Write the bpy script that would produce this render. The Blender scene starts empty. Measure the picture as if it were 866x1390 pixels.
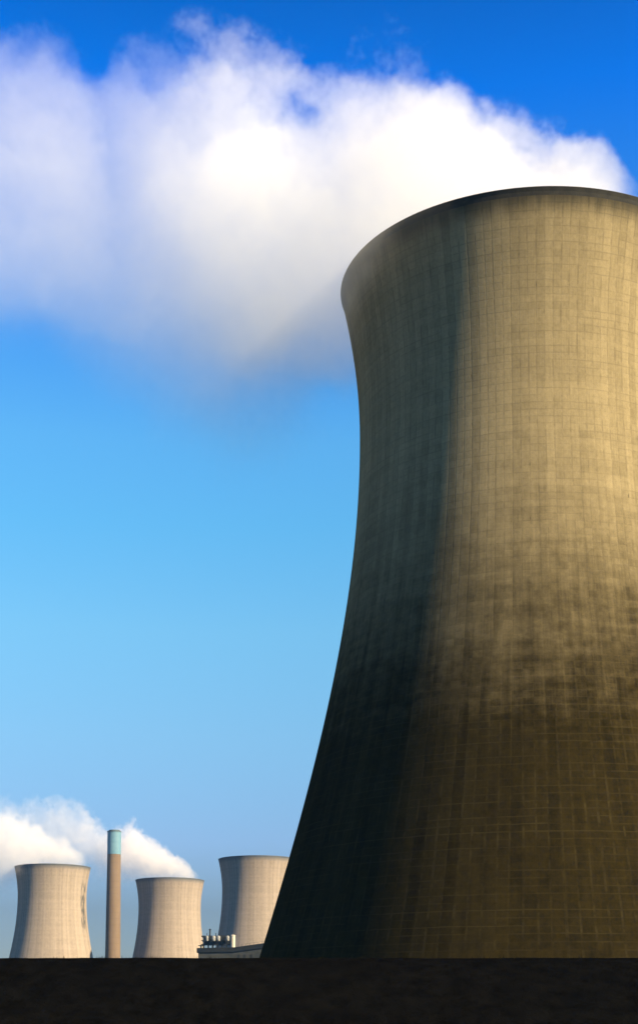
import bpy, bmesh, math, random
import mathutils
from mathutils import Vector, noise as mnoise
random.seed(4)
S = bpy.context.scene
COL = S.collection
R = math.radians

# ---------------------------------------------------------------- camera model (866 x 1390 photograph)
F = 1942.0; HOR = 1379.7; TILT = R(5.0); CAMZ = 2.0
YP = HOR - F*math.tan(TILT)
def at(px, py, Y):
    """the point that stands at depth Y (metres north of the camera) in the direction of photo pixel px, py"""
    x = (px-433)/F; u = (YP-py)/F
    d = Vector((x, math.cos(TILT)-u*math.sin(TILT), math.sin(TILT)+u*math.cos(TILT)))
    k = Y/d.y
    return Vector((d.x*k, Y, CAMZ + d.z*k))

cam = bpy.data.cameras.new('camera'); co = bpy.data.objects.new('camera', cam); COL.objects.link(co)
co.location = (0, 0, CAMZ); co.rotation_euler = (R(90)+TILT, 0, 0)
cam.sensor_fit = 'VERTICAL'; cam.sensor_height = 36; cam.lens = F/1390*36
cam.shift_y = (YP-695)/1390; cam.clip_start = 0.5; cam.clip_end = 9000
S.camera = co

# ---------------------------------------------------------------- light
SUN_AZ = R(58); SUN_EL = R(28)
sd = Vector((math.sin(SUN_AZ)*math.cos(SUN_EL), -math.cos(SUN_AZ)*math.cos(SUN_EL), math.sin(SUN_EL)))
sl = bpy.data.lights.new('sun', 'SUN'); sl.energy = 5.0; sl.angle = R(0.9); sl.color = (1.0, 0.81, 0.50)
so = bpy.data.objects.new('sun', sl); COL.objects.link(so)
so.rotation_euler = sd.to_track_quat('Z', 'Y').to_euler(); so.location = (300, -200, 300)

W = bpy.data.worlds.new('World'); S.world = W; W.use_nodes = True
nt = W.node_tree; nt.nodes.clear()
def N(nt, typ, **kw):
    n = nt.nodes.new(typ)
    for k, v in kw.items():
        setattr(n, k, v)
    return n
out = N(nt, 'ShaderNodeOutputWorld'); bg = N(nt, 'ShaderNodeBackground')
sky = N(nt, 'ShaderNodeTexSky', sky_type='NISHITA'); sky.sun_disc = False
sky.sun_elevation = SUN_EL; sky.sun_rotation = math.atan2(sd.x, sd.y); sky.air_density = 1.0; sky.dust_density = 0.3; sky.ozone_density = 2.5
tc = N(nt, 'ShaderNodeTexCoord'); sp = N(nt, 'ShaderNodeSeparateXYZ'); nt.links.new(tc.outputs['Generated'], sp.inputs[0])
ramp = N(nt, 'ShaderNodeValToRGB'); nt.links.new(sp.outputs['Z'], ramp.inputs[0])
SKY_STOPS = [(0.0, (0.3123, 0.3487, 0.4409)), (0.0743, (0.347, 0.3874, 0.4899)), (0.12, (0.5737, 0.6685, 0.8474)), (0.1919, (0.6939, 0.974, 1.0423)), (0.2631, (0.739, 1.2387, 1.2506)), (0.3304, (0.5937, 1.3428, 1.4513)), (0.3808, (0.5957, 1.3847, 1.5916)), (0.5621, (0.0009, 0.8489, 2.1061)), (0.7, (0.0002, 0.1698, 0.4212)), (1.0, (0.0001, 0.0679, 0.1685))]
el = ramp.color_ramp.elements
while len(el) < len(SKY_STOPS): el.new(0.5)
for e, (p, c) in zip(el, SKY_STOPS): e.position = p
for e, (p, c) in zip(el, SKY_STOPS): e.color = (*c, 1)
mul = N(nt, 'ShaderNodeMix', data_type='RGBA', blend_type='MULTIPLY'); mul.inputs[0].default_value = 1
nt.links.new(sky.outputs[0], mul.inputs[6]); nt.links.new(ramp.outputs[0], mul.inputs[7])
nt.links.new(mul.outputs[2], bg.inputs[0]); bg.inputs[1].default_value = 0.058
nt.links.new(bg.outputs[0], out.inputs[0])

S.view_settings.view_transform = 'Standard'; S.view_settings.look = 'None'
S.view_settings.exposure = 1.4; S.view_settings.gamma = 1; S.view_settings.use_curve_mapping = False
S.cycles.volume_bounces = 12; S.cycles.max_bounces = 14; S.cycles.diffuse_bounces = 2; S.cycles.glossy_bounces = 1
S.cycles.volume_step_rate = 0.35; S.cycles.volume_max_steps = 256
S.cycles.use_denoising = True

# ---------------------------------------------------------------- helpers
def tag(o, label=None, cat=None, group=None, kind=None):
    if label: o['label'] = label
    if cat: o['category'] = cat
    if group: o['group'] = group
    if kind: o['kind'] = kind
    return o
def empty(name, loc, label, cat, group=None, rz=0):
    o = bpy.data.objects.new(name, None); COL.objects.link(o); o.location = loc; o.rotation_euler.z = rz
    o.empty_display_size = 2
    return tag(o, label, cat, group)
def mesh(name, bm, mat, parent=None, smooth=False):
    me = bpy.data.meshes.new(name); bmesh.ops.recalc_face_normals(bm, faces=bm.faces); bm.to_mesh(me); bm.free()
    if smooth:
        for p in me.polygons: p.use_smooth = True
    o = bpy.data.objects.new(name, me); COL.objects.link(o); me.materials.append(mat)
    if parent: o.parent = parent
    return o
def box(bm, x0, x1, y0, y1, z0, z1):
    vs = [bm.verts.new(p) for p in ((x0,y0,z0),(x1,y0,z0),(x1,y1,z0),(x0,y1,z0),(x0,y0,z1),(x1,y0,z1),(x1,y1,z1),(x0,y1,z1))]
    for f in ((0,3,2,1),(4,5,6,7),(0,1,5,4),(1,2,6,5),(2,3,7,6),(3,0,4,7)): bm.faces.new([vs[i] for i in f])
def bar(bm, a, b, r, n=6):
    a = Vector(a); b = Vector(b); q = (b-a).to_track_quat('Z', 'Y')
    rings = []
    for p in (a, b):
        rings.append([bm.verts.new(p + q @ Vector((r*math.cos(t*2*math.pi/n), r*math.sin(t*2*math.pi/n), 0))) for t in range(n)])
    for i in range(n): bm.faces.new((rings[0][i], rings[0][(i+1)%n], rings[1][(i+1)%n], rings[1][i]))
    bm.faces.new(rings[0][::-1]); bm.faces.new(rings[1])
def lathe(bm, prof, n=64, closed=False, cx=0, cy=0):
    rings = []
    for r, z in prof:
        if r < 1e-6: rings.append([bm.verts.new((cx, cy, z))])
        else: rings.append([bm.verts.new((cx+r*math.cos(t*2*math.pi/n), cy+r*math.sin(t*2*math.pi/n), z)) for t in range(n)])
    pairs = list(zip(rings, rings[1:]))
    if closed: pairs.append((rings[-1], rings[0]))
    for A, B in pairs:
        for i in range(n):
            j = (i+1) % n
            if len(A) == 1 and len(B) == 1: continue
            if len(A) == 1: bm.faces.new((A[0], B[j], B[i]))
            elif len(B) == 1: bm.faces.new((A[i], A[j], B[0]))
            else: bm.faces.new((A[i], A[j], B[j], B[i]))

class G:
    """tiny node-graph builder"""
    def __init__(s, name):
        s.m = bpy.data.materials.new(name); s.m.use_nodes = True; s.t = s.m.node_tree; s.t.nodes.clear()
        s.out = s.t.nodes.new('ShaderNodeOutputMaterial')
    def n(s, typ, **kw): return N(s.t, typ, **kw)
    def l(s, a, b): s.t.links.new(a, b)
    def put(s, inp, v):
        if isinstance(v, bpy.types.NodeSocket): s.l(v, inp)
        else: inp.default_value = v
    def M(s, op, a, b=0.0, c=0.0, clamp=False):
        n = s.n('ShaderNodeMath', operation=op); n.use_clamp = clamp
        s.put(n.inputs[0], a); s.put(n.inputs[1], b); s.put(n.inputs[2], c); return n.outputs[0]
    def sstep(s, v, a, b, lo=0.0, hi=1.0, typ='SMOOTHSTEP'):
        n = s.n('ShaderNodeMapRange', interpolation_type=typ)
        s.put(n.inputs[0], v); s.put(n.inputs[1], a); s.put(n.inputs[2], b); s.put(n.inputs[3], lo); s.put(n.inputs[4], hi); return n.outputs[0]
    def xyz(s, v):
        n = s.n('ShaderNodeSeparateXYZ'); s.l(v, n.inputs[0]); return n.outputs
    def comb(s, x, y, z):
        n = s.n('ShaderNodeCombineXYZ'); s.put(n.inputs[0], x); s.put(n.inputs[1], y); s.put(n.inputs[2], z); return n.outputs[0]
    def obj(s): return s.n('ShaderNodeTexCoord').outputs['Object']
    def noise(s, vec, scale, detail=3, rough=.5):
        n = s.n('ShaderNodeTexNoise'); s.l(vec, n.inputs['Vector']); n.inputs['Scale'].default_value = scale
        n.inputs['Detail'].default_value = detail; n.inputs['Roughness'].default_value = rough; return n.outputs['Fac']
    def white(s, vec):
        n = s.n('ShaderNodeTexWhiteNoise', noise_dimensions='3D'); s.l(vec, n.inputs['Vector']); return n.outputs['Value']
    def mix(s, f, a, b, mode='MIX'):
        n = s.n('ShaderNodeMix', data_type='RGBA', blend_type=mode)
        s.put(n.inputs[0], f)
        for i, v in ((6, a), (7, b)):
            if isinstance(v, tuple): n.inputs[i].default_value = (*v, 1)
            else: s.l(v, n.inputs[i])
        return n.outputs[2]
    def scale(s, col, f):
        """colour times a grey factor"""
        c = s.comb(f, f, f); return s.mix(1.0, col, c, 'MULTIPLY')
    def surf(s, col, rough=.9, height=None, dist=.1, spec=.2, metal=0.0):
        b = s.n('ShaderNodeBsdfPrincipled')
        if isinstance(col, tuple): b.inputs['Base Color'].default_value = (*col, 1)
        else: s.l(col, b.inputs['Base Color'])
        s.put(b.inputs['Roughness'], rough); b.inputs['Specular IOR Level'].default_value = spec; b.inputs['Metallic'].default_value = metal
        if height is not None:
            n = s.n('ShaderNodeBump'); n.inputs['Strength'].default_value = 1.0; n.inputs['Distance'].default_value = dist
            s.l(height, n.inputs['Height']); s.l(n.outputs[0], b.inputs['Normal'])
        s.l(b.outputs[0], s.out.inputs['Surface']); return s.m

def mottled(name, c0, c1, scale, rough=.85, spec=.2, metal=0.0):
    g = G(name); v = g.obj(); f = g.sstep(g.noise(v, scale, 4, .6), .35, .65)
    return g.surf(g.mix(f, c0, c1), rough, g.noise(v, scale*6, 3), .02, spec, metal)

def tower_concrete(name, clean, dirty, soot, stain_lo, stain_hi, panels=144, lift=1.0, near=True, patch=None):
    g = G(name); v = g.obj(); x, y, z = g.xyz(v)
    ang = g.M('ARCTAN2', y, x)
    u = g.M('MULTIPLY', ang, panels/(2*math.pi)); w = g.M('DIVIDE', z, lift)
    # joints wander a little, like real shuttering marks
    u = g.M('ADD', u, g.M('MULTIPLY', g.M('SUBTRACT', g.noise(g.comb(g.M('MULTIPLY', u, .9), 3.0, g.M('MULTIPLY', z, .03)), 1.0, 2, .5), .5), .3))
    w = g.M('ADD', w, g.M('MULTIPLY', g.M('SUBTRACT', g.noise(g.comb(g.M('MULTIPLY', u, .45), 8.0, g.M('MULTIPLY', z, .2)), 1.0, 2, .6), .5), .25))
    fu = g.M('FLOOR', u); fw = g.M('FLOOR', w)
    pan = g.white(g.comb(fu, fw, 0.0)); column = g.white(g.comb(fu, 7.0, 3.0)); row = g.white(g.comb(5.0, fw, 9.0))
    row4 = g.noise(g.comb(0.0, 0.0, z), .16, 3, .6)
    big = g.noise(v, .045, 4, .55); mid = g.noise(v, .22, 5, .62); fine = g.noise(v, 2.2, 4, .65)
    # rain streaks: stretched downwards, on the angle
    streak = g.noise(g.comb(g.M('MULTIPLY', u, .9), 0.0, g.M('MULTIPLY', z, .05)), 1.0, 4, .65)
    # board joints
    def line(t, wd):
        fr = g.M('FRACT', t); d = g.M('MINIMUM', fr, g.M('SUBTRACT', 1.0, fr)); return g.sstep(d, wd*.4, wd, 1.0, 0.0)
    lu = line(u, .13); lw = line(w, .11)
    brk = g.sstep(g.noise(g.comb(g.M('MULTIPLY', u, .5), 2.0, g.M('MULTIPLY', w, .35)), 1.0, 3, .7), .42, .62)
    brk2 = g.sstep(g.noise(g.comb(g.M('MULTIPLY', u, .12), 4.0, g.M('MULTIPLY', w, .9)), 1.0, 3, .7), .40, .60)
    joints = g.M('MAXIMUM', g.M('MULTIPLY', lu, brk), g.M('MULTIPLY', g.M('MULTIPLY', lw, brk2), .8))
    # brightness of the clean concrete
    f = g.M('ADD', .57, g.M('MULTIPLY', pan, .07))
    f = g.M('ADD', f, g.M('MULTIPLY', column, .24))
    f = g.M('ADD', f, g.M('MULTIPLY', row, .07))
    board = g.noise(g.comb(g.M('MULTIPLY', u, 3.2), 21.0, g.M('MULTIPLY', z, .28)), 1.0, 3, .6)
    f = g.M('ADD', f, g.M('MULTIPLY', g.M('SUBTRACT', board, .5), .42 if near else .2))
    f = g.M('ADD', f, g.M('MULTIPLY', row4, .26))
    f = g.M('ADD', f, g.M('MULTIPLY', streak, .22))
    f = g.M('ADD', f, g.M('MULTIPLY', g.M('SUBTRACT', mid, .5), .22))
    f = g.M('ADD', f, g.M('MULTIPLY', g.M('SUBTRACT', fine, .5), .50))
    f = g.M('ADD', f, g.M('MULTIPLY', g.M('SUBTRACT', g.noise(v, 7.0 if near else 1.0, 2, .6), .5), .25))
    col = g.scale(clean, f) if not isinstance(clean, tuple) else g.mix(1.0, g.comb(f, f, f), clean, 'MULTIPLY')
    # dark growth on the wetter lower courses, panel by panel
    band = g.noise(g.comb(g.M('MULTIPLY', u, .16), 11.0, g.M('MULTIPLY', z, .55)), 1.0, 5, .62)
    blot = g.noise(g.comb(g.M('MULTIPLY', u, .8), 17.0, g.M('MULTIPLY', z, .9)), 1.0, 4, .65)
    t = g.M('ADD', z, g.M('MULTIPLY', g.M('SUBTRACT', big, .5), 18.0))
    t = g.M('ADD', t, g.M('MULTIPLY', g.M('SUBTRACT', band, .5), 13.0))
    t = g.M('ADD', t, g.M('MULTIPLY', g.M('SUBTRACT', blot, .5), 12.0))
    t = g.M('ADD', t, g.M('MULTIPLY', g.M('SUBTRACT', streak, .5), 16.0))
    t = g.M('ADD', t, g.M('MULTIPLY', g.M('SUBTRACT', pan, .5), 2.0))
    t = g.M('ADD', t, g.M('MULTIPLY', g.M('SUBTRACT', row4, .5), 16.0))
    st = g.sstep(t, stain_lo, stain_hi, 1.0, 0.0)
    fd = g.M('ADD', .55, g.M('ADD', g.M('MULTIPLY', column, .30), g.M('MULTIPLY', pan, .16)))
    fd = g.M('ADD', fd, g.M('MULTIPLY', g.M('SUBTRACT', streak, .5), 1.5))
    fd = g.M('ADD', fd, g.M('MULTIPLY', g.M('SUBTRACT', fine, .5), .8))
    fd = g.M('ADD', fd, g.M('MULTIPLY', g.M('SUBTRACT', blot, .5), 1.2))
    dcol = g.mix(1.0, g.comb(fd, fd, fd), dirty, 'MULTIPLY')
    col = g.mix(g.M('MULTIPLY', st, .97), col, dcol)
    # joints: sooty and dark on the clean concrete, pale with lime on the dirty one
    jd = g.M('MULTIPLY', joints, g.M('SUBTRACT', .30 if near else .12, g.M('MULTIPLY', st, .24)))
    col = g.mix(jd, col, (.055, .042, .028))
    # short black weep marks at some joints
    weep = g.M('MULTIPLY', g.sstep(g.noise(g.comb(g.M('MULTIPLY', u, 1.6), 5.0, g.M('MULTIPLY', z, .45)), 1.0, 2, .5), .68, .76), g.M('SUBTRACT', 1.0, st))
    col = g.mix(g.M('MULTIPLY', g.M('MULTIPLY', weep, lu), .75), col, (.03, .024, .018))
    lime = g.M('MULTIPLY', g.M('MULTIPLY', g.M('MAXIMUM', g.M('MULTIPLY', lw, brk2), g.M('MULTIPLY', lu, g.M('MULTIPLY', brk, .95))), st), g.sstep(row, .2, .9, .4, .7))
    col = g.mix(g.M('MULTIPLY', lime, .28), col, (.085, .068, .028))
    # soot under the lip
    zz = g.M('ADD', z, g.M('MULTIPLY', g.M('SUBTRACT', streak, .5), 3.0))
    so_ = g.sstep(zz, 109.6, 113.2)
    col = g.mix(g.M('MULTIPLY', so_, .85), col, soot)
    if patch:
        a0, a1, z0, z1 = patch     # the blackened panels on one side
        pm = g.M('MULTIPLY', g.sstep(ang, a0-.05, a0+.03), g.sstep(ang, a1-.02, a1+.05, 1.0, 0.0))
        pm = g.M('MULTIPLY', pm, g.M('MULTIPLY', g.sstep(z, z0-6, z0+4), g.sstep(z, z1-4, z1+3, 1.0, 0.0)))
        gap = g.sstep(g.noise(g.comb(g.M('MULTIPLY', ang, 9.0), 0.0, g.M('MULTIPLY', z, .12)), 1.0, 3, .7), .38, .60)
        col = g.mix(g.M('MULTIPLY', g.M('MULTIPLY', pm, gap), .8), col, (.035, .04, .04))
    h = g.M('ADD', g.M('MULTIPLY', g.M('MAXIMUM', lu, g.M('MULTIPLY', lw, .6)), -1.0), g.M('ADD', g.M('MULTIPLY', pan, .2), g.M('MULTIPLY', column, .45)))
    h = g.M('ADD', h, g.M('MULTIPLY', fine, .5))
    return g.surf(col, .95, h, .005, 0.0)

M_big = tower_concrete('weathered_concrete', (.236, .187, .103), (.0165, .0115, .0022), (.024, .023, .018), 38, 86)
M_far = tower_concrete('pale_concrete', (.263, .211, .166), (.36, .29, .21), (.10, .10, .10), -60, -40, near=False)
M_far_patch = tower_concrete('pale_patched_concrete', (.268, .215, .166), (.36, .29, .21), (.10, .10, .10), -60, -40, near=False, patch=(-.42, -.16, 68, 101))
M_rim = mottled('sooty_concrete', (.020, .019, .016), (.030, .028, .023), .8)
M_rim_far = mottled('grey_rim_concrete', (.075, .08, .085), (.11, .11, .11), .5)
M_inner = mottled('wet_concrete', (.05, .045, .035), (.09, .08, .06), .4)

# ---------------------------------------------------------------- cooling towers
ZT, A0, CL, CH, TH = 90.83, 25.47, 64.68, 47.66, 114.0
def rad(z): return A0*math.sqrt(1+((z-ZT)/(CL if z < ZT else CH))**2)
def cooling_tower(X, Y, label, mat, rim_mat, group, seg=192, rings=76):
    t = empty('cooling_tower', (X, Y, 0), label, 'cooling tower', group)
    top = TH-1.1
    outer = [(rad(top*i/rings), top*i/rings) for i in range(rings+1)]
    inner = [(rad(z)-.45, z) for z in [top-top*i/30 for i in range(31)]]
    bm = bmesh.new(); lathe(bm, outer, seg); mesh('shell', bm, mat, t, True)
    bm = bmesh.new(); lathe(bm, inner, 96); mesh('inner_wall', bm, M_inner, t, True)
    # the stiffening ring round the mouth: a slightly proud lip
    r0 = rad(TH)
    bm = bmesh.new()
    lathe(bm, [(r0-.9, top-.0), (rad(top)+.004, top+.0), (rad(top+.5)+.02, top+.5), (r0+.09, TH-.12), (r0+.02, TH), (r0-.8, TH), (r0-.9, TH-.1)], seg, closed=True)
    mesh('rim', bm, rim_mat, t, False)
    return t
TX, TY = 215.3*math.sin(.148), 215.3*math.cos(.148)
GT = 'cooling towers of the power station'
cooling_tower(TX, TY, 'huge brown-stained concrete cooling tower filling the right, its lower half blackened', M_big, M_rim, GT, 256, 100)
def far_tower(pxc, Y, *a):
    p = at(pxc, 1250, Y); return cooling_tower(p.x, Y, *a, seg=128, rings=40)
tw_l = far_tower(71, 1074, 'distant pale cooling tower left of the chimney, steaming, with a dark patch beside its neck', M_far_patch, M_rim_far, GT)
tw_m = far_tower(230.5, 1178, 'distant pale cooling tower just right of the chimney with steam off its rim', M_far, M_rim_far, GT)
tw_r = far_tower(350, 1020, 'distant pale cooling tower without steam, partly behind the huge stained tower', M_far, M_rim_far, GT)

# ---------------------------------------------------------------- chimney
def chimney():
    Y = 1150; b = at(153.5, 1300, Y); ztop = at(154, 1128.5, Y).z; zc = at(154, 1160, Y).z
    s = Y/F
    t = empty('chimney', (b.x, Y, 0), 'tall slender concrete chimney with a pale turquoise top section', 'chimney')
    r1 = 9.1*s; r0 = r1*1.22
    rr = lambda z: r0+(r1-r0)*min(1, z/zc)
    g = G('chimney_concrete'); v = g.obj(); x, y, z = g.xyz(v)
    f = g.M('ADD', .72, g.M('MULTIPLY', g.noise(g.comb(x, y, g.M('MULTIPLY', z, .12)), .5, 4, .6), .4))
    f = g.M('ADD', f, g.M('MULTIPLY', g.noise(v, .1, 3), .2))
    fr = g.M('FRACT', g.M('DIVIDE', z, 5.0)); ln = g.sstep(fr, 0.0, .12, .82, 1.0)
    f = g.M('MULTIPLY', f, ln)
    mc = g.surf(g.mix(1.0, g.comb(f, f, f), (.155, .108, .07), 'MULTIPLY'), .9)
    bm = bmesh.new(); lathe(bm, [(rr(zc*i/20), zc*i/20) for i in range(21)], 48); mesh('shaft', bm, mc, t, True)
    mb = mottled('turquoise_paint', (.10, .200, .262), (.125, .235, .295), .3, .6)
    bm = bmesh.new(); lathe(bm, [(r1+.0, zc+.004), (r1+.12, zc+.004), (r1+.12, ztop-.8), (r1-.5, ztop-.8), (r1-.5, zc+.004)], 48, closed=True); mesh('painted_top', bm, mb, t, False)
    md = mottled('dark_cap_metal', (.06, .09, .10), (.10, .13, .14), .6)
    bm = bmesh.new(); lathe(bm, [(r1-.7, ztop-.796), (r1+.3, ztop-.796), (r1+.3, ztop), (r1-.7, ztop)], 48, closed=True); mesh('cap_ring', bm, md, t, False)
    bm = bmesh.new(); lathe(bm, [(r1-.9, ztop-14), (r1-.9, ztop+.9), (r1-1.5, ztop+.9), (r1-1.5, ztop-14)], 32, closed=True); mesh('flue', bm, md, t, False)
chimney()

# ---------------------------------------------------------------- plant beside the far tower
YB = 760.0; s = YB/F
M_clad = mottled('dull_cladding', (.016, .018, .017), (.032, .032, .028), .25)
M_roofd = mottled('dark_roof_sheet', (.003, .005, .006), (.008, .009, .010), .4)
M_steel = mottled('dark_steel', (.010, .013, .016), (.025, .025, .025), .8, .8)
M_pale = mottled('cream_paint', (.40, .35, .27), (.46, .42, .34), .6, .5)
M_drum = mottled('dull_galvanised_metal', (.16, .16, .15), (.27, .26, .24), 1.2, .5)
def plant():
    L = at(269.5, 1295, YB); Rr = at(395, 1288, YB); zw = at(300, 1290.5, YB).z; zr = at(352, 1283, YB).z
    b = empty('plant_building', (L.x, YB, 0), 'dark low plant building with a sloping roof edge between the two distant towers', 'building')
    wid = Rr.x-L.x; x1 = at(318, 1290, YB).x-L.x
    # wall follows the roof line
    pts = [(0, zw-1.0), (x1, zw-.6), (wid, zr-1.0+1.6)]
    bm = bmesh.new()
    fr = [bm.verts.new((x, 0, 0)) for x, z in pts]; fr += [bm.verts.new((x, 0, z)) for x, z in reversed(pts)]
    f = bm.faces.new(fr); r = bmesh.ops.extrude_face_region(bm, geom=[f])
    for v in r['geom']:
        if isinstance(v, bmesh.types.BMVert): v.co.y += 30
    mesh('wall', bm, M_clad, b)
    bm = bmesh.new()
    up = [(x, z+.003) for x, z in pts]; th = 2.4
    fr = [bm.verts.new((x-.8 if x == 0 else x, -.8, z)) for x, z in up] + [bm.verts.new((x-.8 if x == 0 else x, -.8, z+th)) for x, z in reversed(up)]
    f = bm.faces.new(fr); r = bmesh.ops.extrude_face_region(bm, geom=[f])
    for v in r['geom']:
        if isinstance(v, bmesh.types.BMVert): v.co.y += 31.6
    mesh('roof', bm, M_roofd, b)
    # windows in the wall, dark, under the eaves
    for k, px in enumerate((323, 331, 340)):
        bm = bmesh.new(); xx = at(px, 1294, YB).x-L.x
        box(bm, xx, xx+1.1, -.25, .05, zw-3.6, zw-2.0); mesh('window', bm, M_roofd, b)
    # railing on the right part of the roof
    bm = bmesh.new()
    for i in range(12):
        t = i/11; xx = x1+4+(wid-x1-6)*t; zz = pts[1][1]+(pts[2][1]-pts[1][1])*((xx-x1)/(wid-x1))+th
        bar(bm, (xx, 0, zz-.2), (xx, 0, zz+1.1), .07)
        if i: bar(bm, last, (xx, 0, zz+1.05), .05)
        last = (xx, 0, zz+1.05)
    mesh('railing', bm, M_steel, b)
    ztop = zw-1.0+.003+th-.0
    # steel rack on the roof
    X0 = at(276, 1280, YB).x; X1 = at(313.5, 1280, YB).x; zt = at(300, 1270.3, YB).z
    rk = empty('steel_rack', (X0, YB, ztop+.0), 'dark open steel rack of beams and posts on the plant roof', 'steel frame')
    h = zt-ztop; w = X1-X0
    for yy in (1.0, 7.0):
        for i in range(7):
            bm = bmesh.new(); box(bm, w*i/6-.2, w*i/6+.2, yy-.2, yy+.2, 0, h); mesh('post', bm, M_steel, rk)
        for zz, tk in ((h*.30, .22), (h*.62, .2), (h*.97, .35)):
            bm = bmesh.new(); box(bm, -1.0, w+.6, yy-.31, yy+.31, zz-tk, zz+tk); mesh('beam', bm, M_steel, rk)
    bm = bmesh.new()
    for i in range(6):
        if i % 2 == 0: bar(bm, (w*i/6, .6, .1), (w*(i+1)/6, .6, h*.62), .12)
        else: bar(bm, (w*i/6, .6, h*.62), (w*(i+1)/6, .6, .1), .12)
    mesh('bracing', bm, M_steel, rk)
    bm = bmesh.new(); box(bm, .3, w-.3, 1.4, 6.6, h*.33, h*.36); mesh('deck', bm, M_steel, rk)
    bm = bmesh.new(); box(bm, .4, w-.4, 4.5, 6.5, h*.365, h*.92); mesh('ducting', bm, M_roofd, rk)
    # pale drums on the rack
    for k, (px, rr_) in enumerate(((281.5, .8), (290.5, 1.1), (297, 1.05), (309.5, .95))):
        c = at(px, 1273.5, YB)
        bm = bmesh.new(); lathe(bm, [(0, 0), (rr_*.8, .1), (rr_, .5), (rr_, 2.3), (rr_*.75, 2.8), (0, 3.0)], 20)
        lab = ('small pale drum at the left end of the steel rack', 'pale drum second from the left on the steel rack',
               'pale drum third from the left on the steel rack', 'pale drum on the steel rack right beside the tall cream tank')[k]
        o = mesh('drum', bm, M_drum, None, True); o.location = (c.x, YB-.2-1.3, c.z-1.7)
        tag(o, lab, 'drum', 'pale drums on the steel rack')
    # tall cream tank
    c = at(316.3, 1287, YB); zt2 = at(316.3, 1268.6, YB).z
    tk = empty('storage_tank', (c.x, YB+.6, ztop-.1), 'upright cream cylindrical tank at the right end of the steel rack', 'tank')
    hh = zt2-ztop+.1; r_ = 3.3*s
    bm = bmesh.new(); lathe(bm, [(0, 0), (r_, 0), (r_, hh-.7), (0, hh-.7)], 28); mesh('body', bm, M_pale, tk, False)
    bm = bmesh.new(); lathe(bm, [(r_+.12, hh-.698), (r_+.12, hh-.4), (r_*.6, hh-.08), (0, hh)], 28); mesh('lid', bm, M_pale, tk, True)
    bm = bmesh.new()
    for dx in (-.25, .25): bar(bm, (r_+.15, dx, 0), (r_+.15, dx, hh-.4), .05)
    for i in range(14): bar(bm, (r_+.15, -.25, .4+i*.5), (r_+.15, .25, .4+i*.5), .04)
    mesh('ladder', bm, M_steel, tk)
    # pipes standing above the rack
    zt3 = zt
    for k, (px, top, r_, lab) in enumerate(((280.6, 1266.5, .16, 'thin short vent pipe, leftmost above the steel rack'), (284.5, 1261.5, .42, 'thickest and tallest vent pipe with a cowl above the steel rack'), (292.5, 1266.8, .2, 'thin vent pipe above the middle of the steel rack'))):
        c = at(px, 1270, YB); z1 = at(px, top, YB).z
        o = empty('vent_pipe', (c.x, YB+4, zt3-3.0), lab, 'vent pipe', 'vent pipes above the steel rack')
        bm = bmesh.new(); bar(bm, (0, 0, 0), (0, 0, z1-zt3+3.0), r_, 12); mesh('pipe', bm, M_steel, o, True)
        bm = bmesh.new(); lathe(bm, [(0, z1-zt3+3.02), (r_*2.2, z1-zt3+3.02), (0, z1-zt3+3.02+r_*1.6)], 12); mesh('cowl', bm, M_steel, o, False)
    # small cabin and gangway on the left end
    c = at(273.2, 1290, YB); zt4 = at(273, 1283.5, YB).z
    cb = empty('roof_cabin', (c.x, YB+.3, ztop-.1), 'small pale box cabin at the left end of the plant roof', 'cabin')
    bm = bmesh.new(); box(bm, -.9, .9, 0, 2.4, 0, zt4-ztop); mesh('wall', bm, M_pale, cb)
    bm = bmesh.new(); box(bm, -1.6, 1.5, -.3, 2.7, zt4-ztop+.003, zt4-ztop+.28); mesh('roof', bm, M_steel, cb)
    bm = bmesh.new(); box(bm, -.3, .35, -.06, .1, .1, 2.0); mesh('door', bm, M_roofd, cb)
plant()

# ---------------------------------------------------------------- ground, and a made-up near-black bank added before the camera
g = G('cinder_ground'); v = g.obj()
f = g.sstep(g.noise(v, .02, 6, .6), .35, .65)
c = g.mix(f, (.014, .014, .012), (.030, .028, .020))
g.surf(g.mix(g.sstep(g.noise(v, 1.2, 5, .7), .3, .7), c, (.012, .012, .011)), .95, g.noise(v, 3.0, 4), .1, .1); M_ground = g.m
bm = bmesh.new()
xs = [-1500+i*100 for i in range(31)]; ys = [-280+i*100 for i in range(24)]
gv = [[bm.verts.new((x, y, -.15 if abs(x) > 200 else 0)) for x in xs] for y in ys]
for v_ in [v for r in gv for v in r]: v_.co.z = 0
for i in range(len(ys)-1):
    for j in range(len(xs)-1): bm.faces.new((gv[i][j], gv[i][j+1], gv[i+1][j+1], gv[i+1][j]))
tag(mesh('ground', bm, M_ground), kind='structure')

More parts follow.
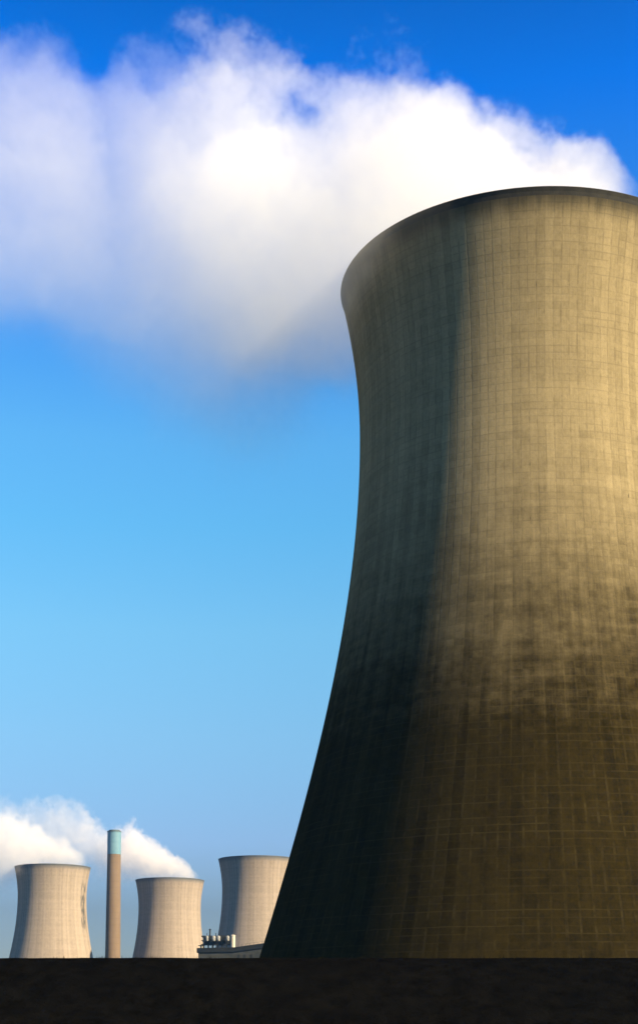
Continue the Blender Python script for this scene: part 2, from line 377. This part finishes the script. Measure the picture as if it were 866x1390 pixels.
g = G('near_black_fill'); v = g.obj()
f = g.noise(v, .9, 7, .7)
g.surf(g.mix(g.sstep(f, .3, .7), (.0016, .0016, .0018), (.0042, .004, .0038)), .95, f, .25, 0.0); M_dark_bank = g.m  # added bank: tone kept near black so the bottom of the view stays dark
bm = bmesh.new()
BY = 92.0; crest = at(433, 1300, BY).z
nx, ny = 420, 30
rows = []
for j in range(ny+1):
    t = j/ny; row = []
    for i in range(nx+1):
        x = -240+480*i/nx; y = BY-15+36*t
        prof = min(1, t/.40) if t < .6 else max(0, 1-(t-.62)/.38)
        prof = prof*prof*(3-2*prof)
        n_ = mnoise.fractal(Vector((x*.16, y*.16, 1.3)), 1.0, 2.0, 5)*.5
        n2 = mnoise.fractal(Vector((x*.9, y*.9, 4.3)), 1.0, 2.0, 4)*.12
        z = prof*crest + (n_*.5+n2)*min(1, prof*3)*(1-.78*prof)
        row.append(bm.verts.new((x, y, z-.03)))
    rows.append(row)
for j in range(ny):
    for i in range(nx): bm.faces.new((rows[j][i], rows[j][i+1], rows[j+1][i+1], rows[j+1][i]))
tag(mesh('added_dark_bank', bm, M_dark_bank, None, True), kind='structure')

bm = bmesh.new()
for i in range(5200):
    x = random.uniform(-120, 120); y = BY-15+36*random.uniform(.38, .62)
    if mnoise.noise(Vector((x*.12, y*.3, 9))) < -.05 and random.random() < .8: continue
    h0 = random.uniform(.05, .16)*(1.0+1.2*max(0, mnoise.noise(Vector((x*.35, 3, 2)))))
    for b_ in range(4):
        a = random.uniform(0, 6.283); w = random.uniform(.008, .02); h = h0*random.uniform(.6, 1.2); l = random.uniform(.1, .5)*h
        bx_, by_ = x+random.uniform(-.12, .12), y+random.uniform(-.12, .12); z0 = crest-.10
        c1, s1 = math.cos(a), math.sin(a)
        v1 = bm.verts.new((bx_-w*s1, by_+w*c1, z0)); v2 = bm.verts.new((bx_+w*s1, by_-w*c1, z0)); v3 = bm.verts.new((bx_+l*c1, by_+l*s1, z0+.10+h))
        bm.faces.new((v1, v2, v3))
g = G('dead_grass'); g.surf((.012, .011, .007), .9, spec=0.0)
tag(mesh('rough_grass', bm, g.m), 'sparse dark grass growing along the crest of the bank', kind='stuff')

# ---------------------------------------------------------------- steam
def interp(kn, x):
    if x <= kn[0][0]: return kn[0][1]
    for (a, va), (b, vb) in zip(kn, kn[1:]):
        if x <= b:
            t = (x-a)/(b-a); return va+(vb-va)*t
    return kn[-1][1]
def plume(name, label, knots, Yk, dens, sc, amp, soft, low, group, col=(1, 1, 1), seed=0.0, aniso=.2):
    """knots: (photo x, top y, bottom y, half depth in m, distance, density), from the leeward end to the mouth.
       The plume is a body of drifting steam: at every x an ellipse in the y-z plane, broken up by noise."""
    rows = []
    for px, top, bot, hd, Y, dn in knots:
        mid = at(px, (top+bot)/2, Y); zt = at(px, top, Y).z; zb = at(px, bot, Y).z
        rows.append((mid.x, (zt+zb)/2, (zt-zb)/2, hd, Y, dn))
    rows.sort()
    x0, x1 = rows[0][0], rows[-1][0]
    org = Vector((x1, rows[-1][4], rows[-1][1])); Lx = x1-x0
    fns = []
    for k in (1, 2, 3, 4, 5): fns.append([((r[0]-x0)/Lx, r[k]) for r in rows])
    # hull
    bm = bmesh.new(); nxs, ns = 90, 40; rings = []
    for i in range(nxs+1):
        t = i/nxs; zc, hz, hd, Y, dn = (interp(f, t) for f in fns)
        endf = math.sqrt(max(0.0, 1-(max(0, abs(t-.5)*2-.93)/.07)**2))*.985+.015
        ring = []
        for q in range(ns):
            a = q*2*math.pi/ns; k = 1.04*endf
            ring.append(bm.verts.new((x0+Lx*t-org.x, Y+hd*k*math.cos(a)-org.y, zc+hz*k*math.sin(a)-org.z)))
        rings.append(ring)
    for A, B in zip(rings, rings[1:]):
        for q in range(ns): bm.faces.new((A[q], A[(q+1)%ns], B[(q+1)%ns], B[q]))
    bm.faces.new(rings[0]); bm.faces.new(rings[-1][::-1])
    g = G(name+'_vapour'); v = g.obj(); x, y, z = g.xyz(v)
    t = g.M('DIVIDE', g.M('ADD', x, org.x-x0), Lx, clamp=True)
    def curve(f, off):
        vals = [b for a, b in f]; lo, hi = min(vals)-1e-3, max(vals)+1e-3
        n = g.n('ShaderNodeFloatCurve'); cm = n.mapping; c = cm.curves[0]
        while len(c.points) < len(f): c.points.new(.5, .5)
        for p_, (a, b) in zip(c.points, f):
            p_.location = (a, (b-lo)/(hi-lo)); p_.handle_type = 'VECTOR'
        cm.update(); g.l(t, n.inputs['Value'])
        return g.M('ADD', g.M('MULTIPLY', n.outputs[0], hi-lo), lo-off)
    zc = curve(fns[0], org.z); hz = curve(fns[1], 0); hd = curve(fns[2], 0); yc = curve(fns[3], org.y); dn = curve(fns[4], 0)
    rz = g.M('DIVIDE', g.M('SUBTRACT', z, zc), hz); ry = g.M('DIVIDE', g.M('SUBTRACT', y, yc), hd)
    rho = g.M('SQRT', g.M('ADD', g.M('MULTIPLY', rz, rz), g.M('MULTIPLY', ry, ry)))
    vec = g.n('ShaderNodeVectorMath', operation='ADD'); g.l(v, vec.inputs[0]); vec.inputs[1].default_value = (seed, seed*.7, seed*1.3)
    n1 = g.noise(vec.outputs[0], 1.0/sc, 7, .66)
    n0 = g.noise(vec.outputs[0], .30/sc, 1, .5)
    nn = g.M('ADD', g.M('MULTIPLY', g.M('SUBTRACT', n1, .5), amp), g.M('MULTIPLY', g.M('SUBTRACT', n0, .5), amp*.35))
    e = g.M('ADD', g.M('SUBTRACT', .80, rho), nn)
    # the underside frays: a softer edge and thinner steam low down
    under = g.sstep(rz, -.95, .2)
    w = g.M('ADD', soft, g.M('MULTIPLY', g.M('SUBTRACT', 1.0, under), .75))
    d = g.sstep(e, 0.0, w)
    d = g.M('MULTIPLY', d, g.M('ADD', low, g.M('MULTIPLY', under, 1-low)))
    edge = g.sstep(rho, .87, 1.0, 1.0, 0.0)
    ends = g.sstep(g.M('ABSOLUTE', g.M('SUBTRACT', t, .5)), .44, .495, 1.0, 0.0)
    d = g.M('MULTIPLY', g.M('MULTIPLY', d, edge), g.M('MULTIPLY', ends, dn))
    d = g.M('MULTIPLY', d, dens)
    pv = g.n('ShaderNodeVolumePrincipled'); pv.inputs['Color'].default_value = (*col, 1); pv.inputs['Anisotropy'].default_value = aniso
    g.l(d, pv.inputs['Density']); g.l(pv.outputs[0], g.out.inputs['Volume'])
    g.m.cycles.volume_sampling = 'MULTIPLE_IMPORTANCE'
    o = mesh('steam_plume', bm, g.m, None, True); o.location = org
    return tag(o, label, 'steam', group)

GS = 'steam plumes of the cooling towers'
Yt = TY
plume('near', 'great white steam plume streaming left off the rim of the huge stained tower',
      [(-420, 60, 540, 34, Yt+26, .20), (-200, 60, 540, 34, Yt+22, .22), (0, 55, 530, 34, Yt+18, .27), (60, 47, 550, 34, Yt+16, .30), (100, 60, 590, 33, Yt+15, .27), (145, 110, 630, 33, Yt+13, .24), (190, 65, 680, 33, Yt+11, .32), (235, 40, 710, 32, Yt+10, .44),
       (290, 3, 740, 32, Yt+9, .66), (340, 25, 740, 31, Yt+8, .78), (380, 35, 740, 31, Yt+7, .82), (415, 75, 690, 33, Yt+5, .76), (470, 88, 610, 41, Yt-3, .70), (530, 112, 515, 42, Yt-5, .9),
       (600, 140, 490, 35, Yt-2, 1.25), (650, 180, 465, 29, Yt, 1.4), (700, 218, 450, 27, Yt, 1.6), (740, 232, 440, 27, Yt, 1.6), (790, 226, 440, 25, Yt, 1.4), (825, 236, 430, 21, Yt, 1.0), (855, 268, 425, 16, Yt, .5), (880, 320, 420, 12, Yt, .3)],
      Yt, .050, 15.0, 1.2, .10, .12, GS, aniso=.0)
plume('far_left', 'white steam plume drifting off the distant tower left of the chimney',
      [(-160, 1010, 1260, 40, 1100, .5), (-60, 1040, 1255, 38, 1092, .6), (0, 1075, 1252, 38, 1080, .75), (30, 1093, 1232, 36, 1072, .9), (60, 1115, 1205, 28, 1074, 1.2), (90, 1132, 1195, 24, 1074, 1.2), (112, 1152, 1188, 18, 1074, 1.0), (120, 1168, 1186, 12, 1074, .7)],
      1074, .036, 10.0, 1.7, .2, .3, GS, (1, .97, .96), 31.0, aniso=0)
plume('far_mid', 'pinkish steam plume off the distant middle tower, passing behind the chimney',
      [(-60, 1050, 1190, 40, 1250, .18), (20, 1072, 1200, 38, 1240, .24), (80, 1068, 1210, 36, 1230, .40), (120, 1078, 1215, 34, 1220, .5), (150, 1112, 1222, 32, 1208, .8), (165, 1108, 1225, 30, 1202, 1.1), (185, 1104, 1225, 30, 1195, 1.3), (203, 1130, 1218, 28, 1188, 1.4), (235, 1150, 1212, 25, 1178, 1.5), (258, 1170, 1207, 20, 1178, 1.2), (275, 1188, 1203, 12, 1178, .7)],
      1178, .034, 10.0, 1.7, .2, .3, GS, (1, .96, .95), 77.0, aniso=0)

# ---------------------------------------------------------------- haze
g = G('haze_air')
pv = g.n('ShaderNodeVolumePrincipled'); pv.inputs['Color'].default_value = (.38, .70, 1.0, 1); pv.inputs['Density'].default_value = .00008
pv.inputs['Anisotropy'].default_value = 0.6
g.l(pv.outputs[0], g.out.inputs['Volume'])
bm = bmesh.new(); box(bm, -1520, 1520, -300, 2040, -1.2, 215)
tag(mesh('haze', bm, g.m), kind='stuff')
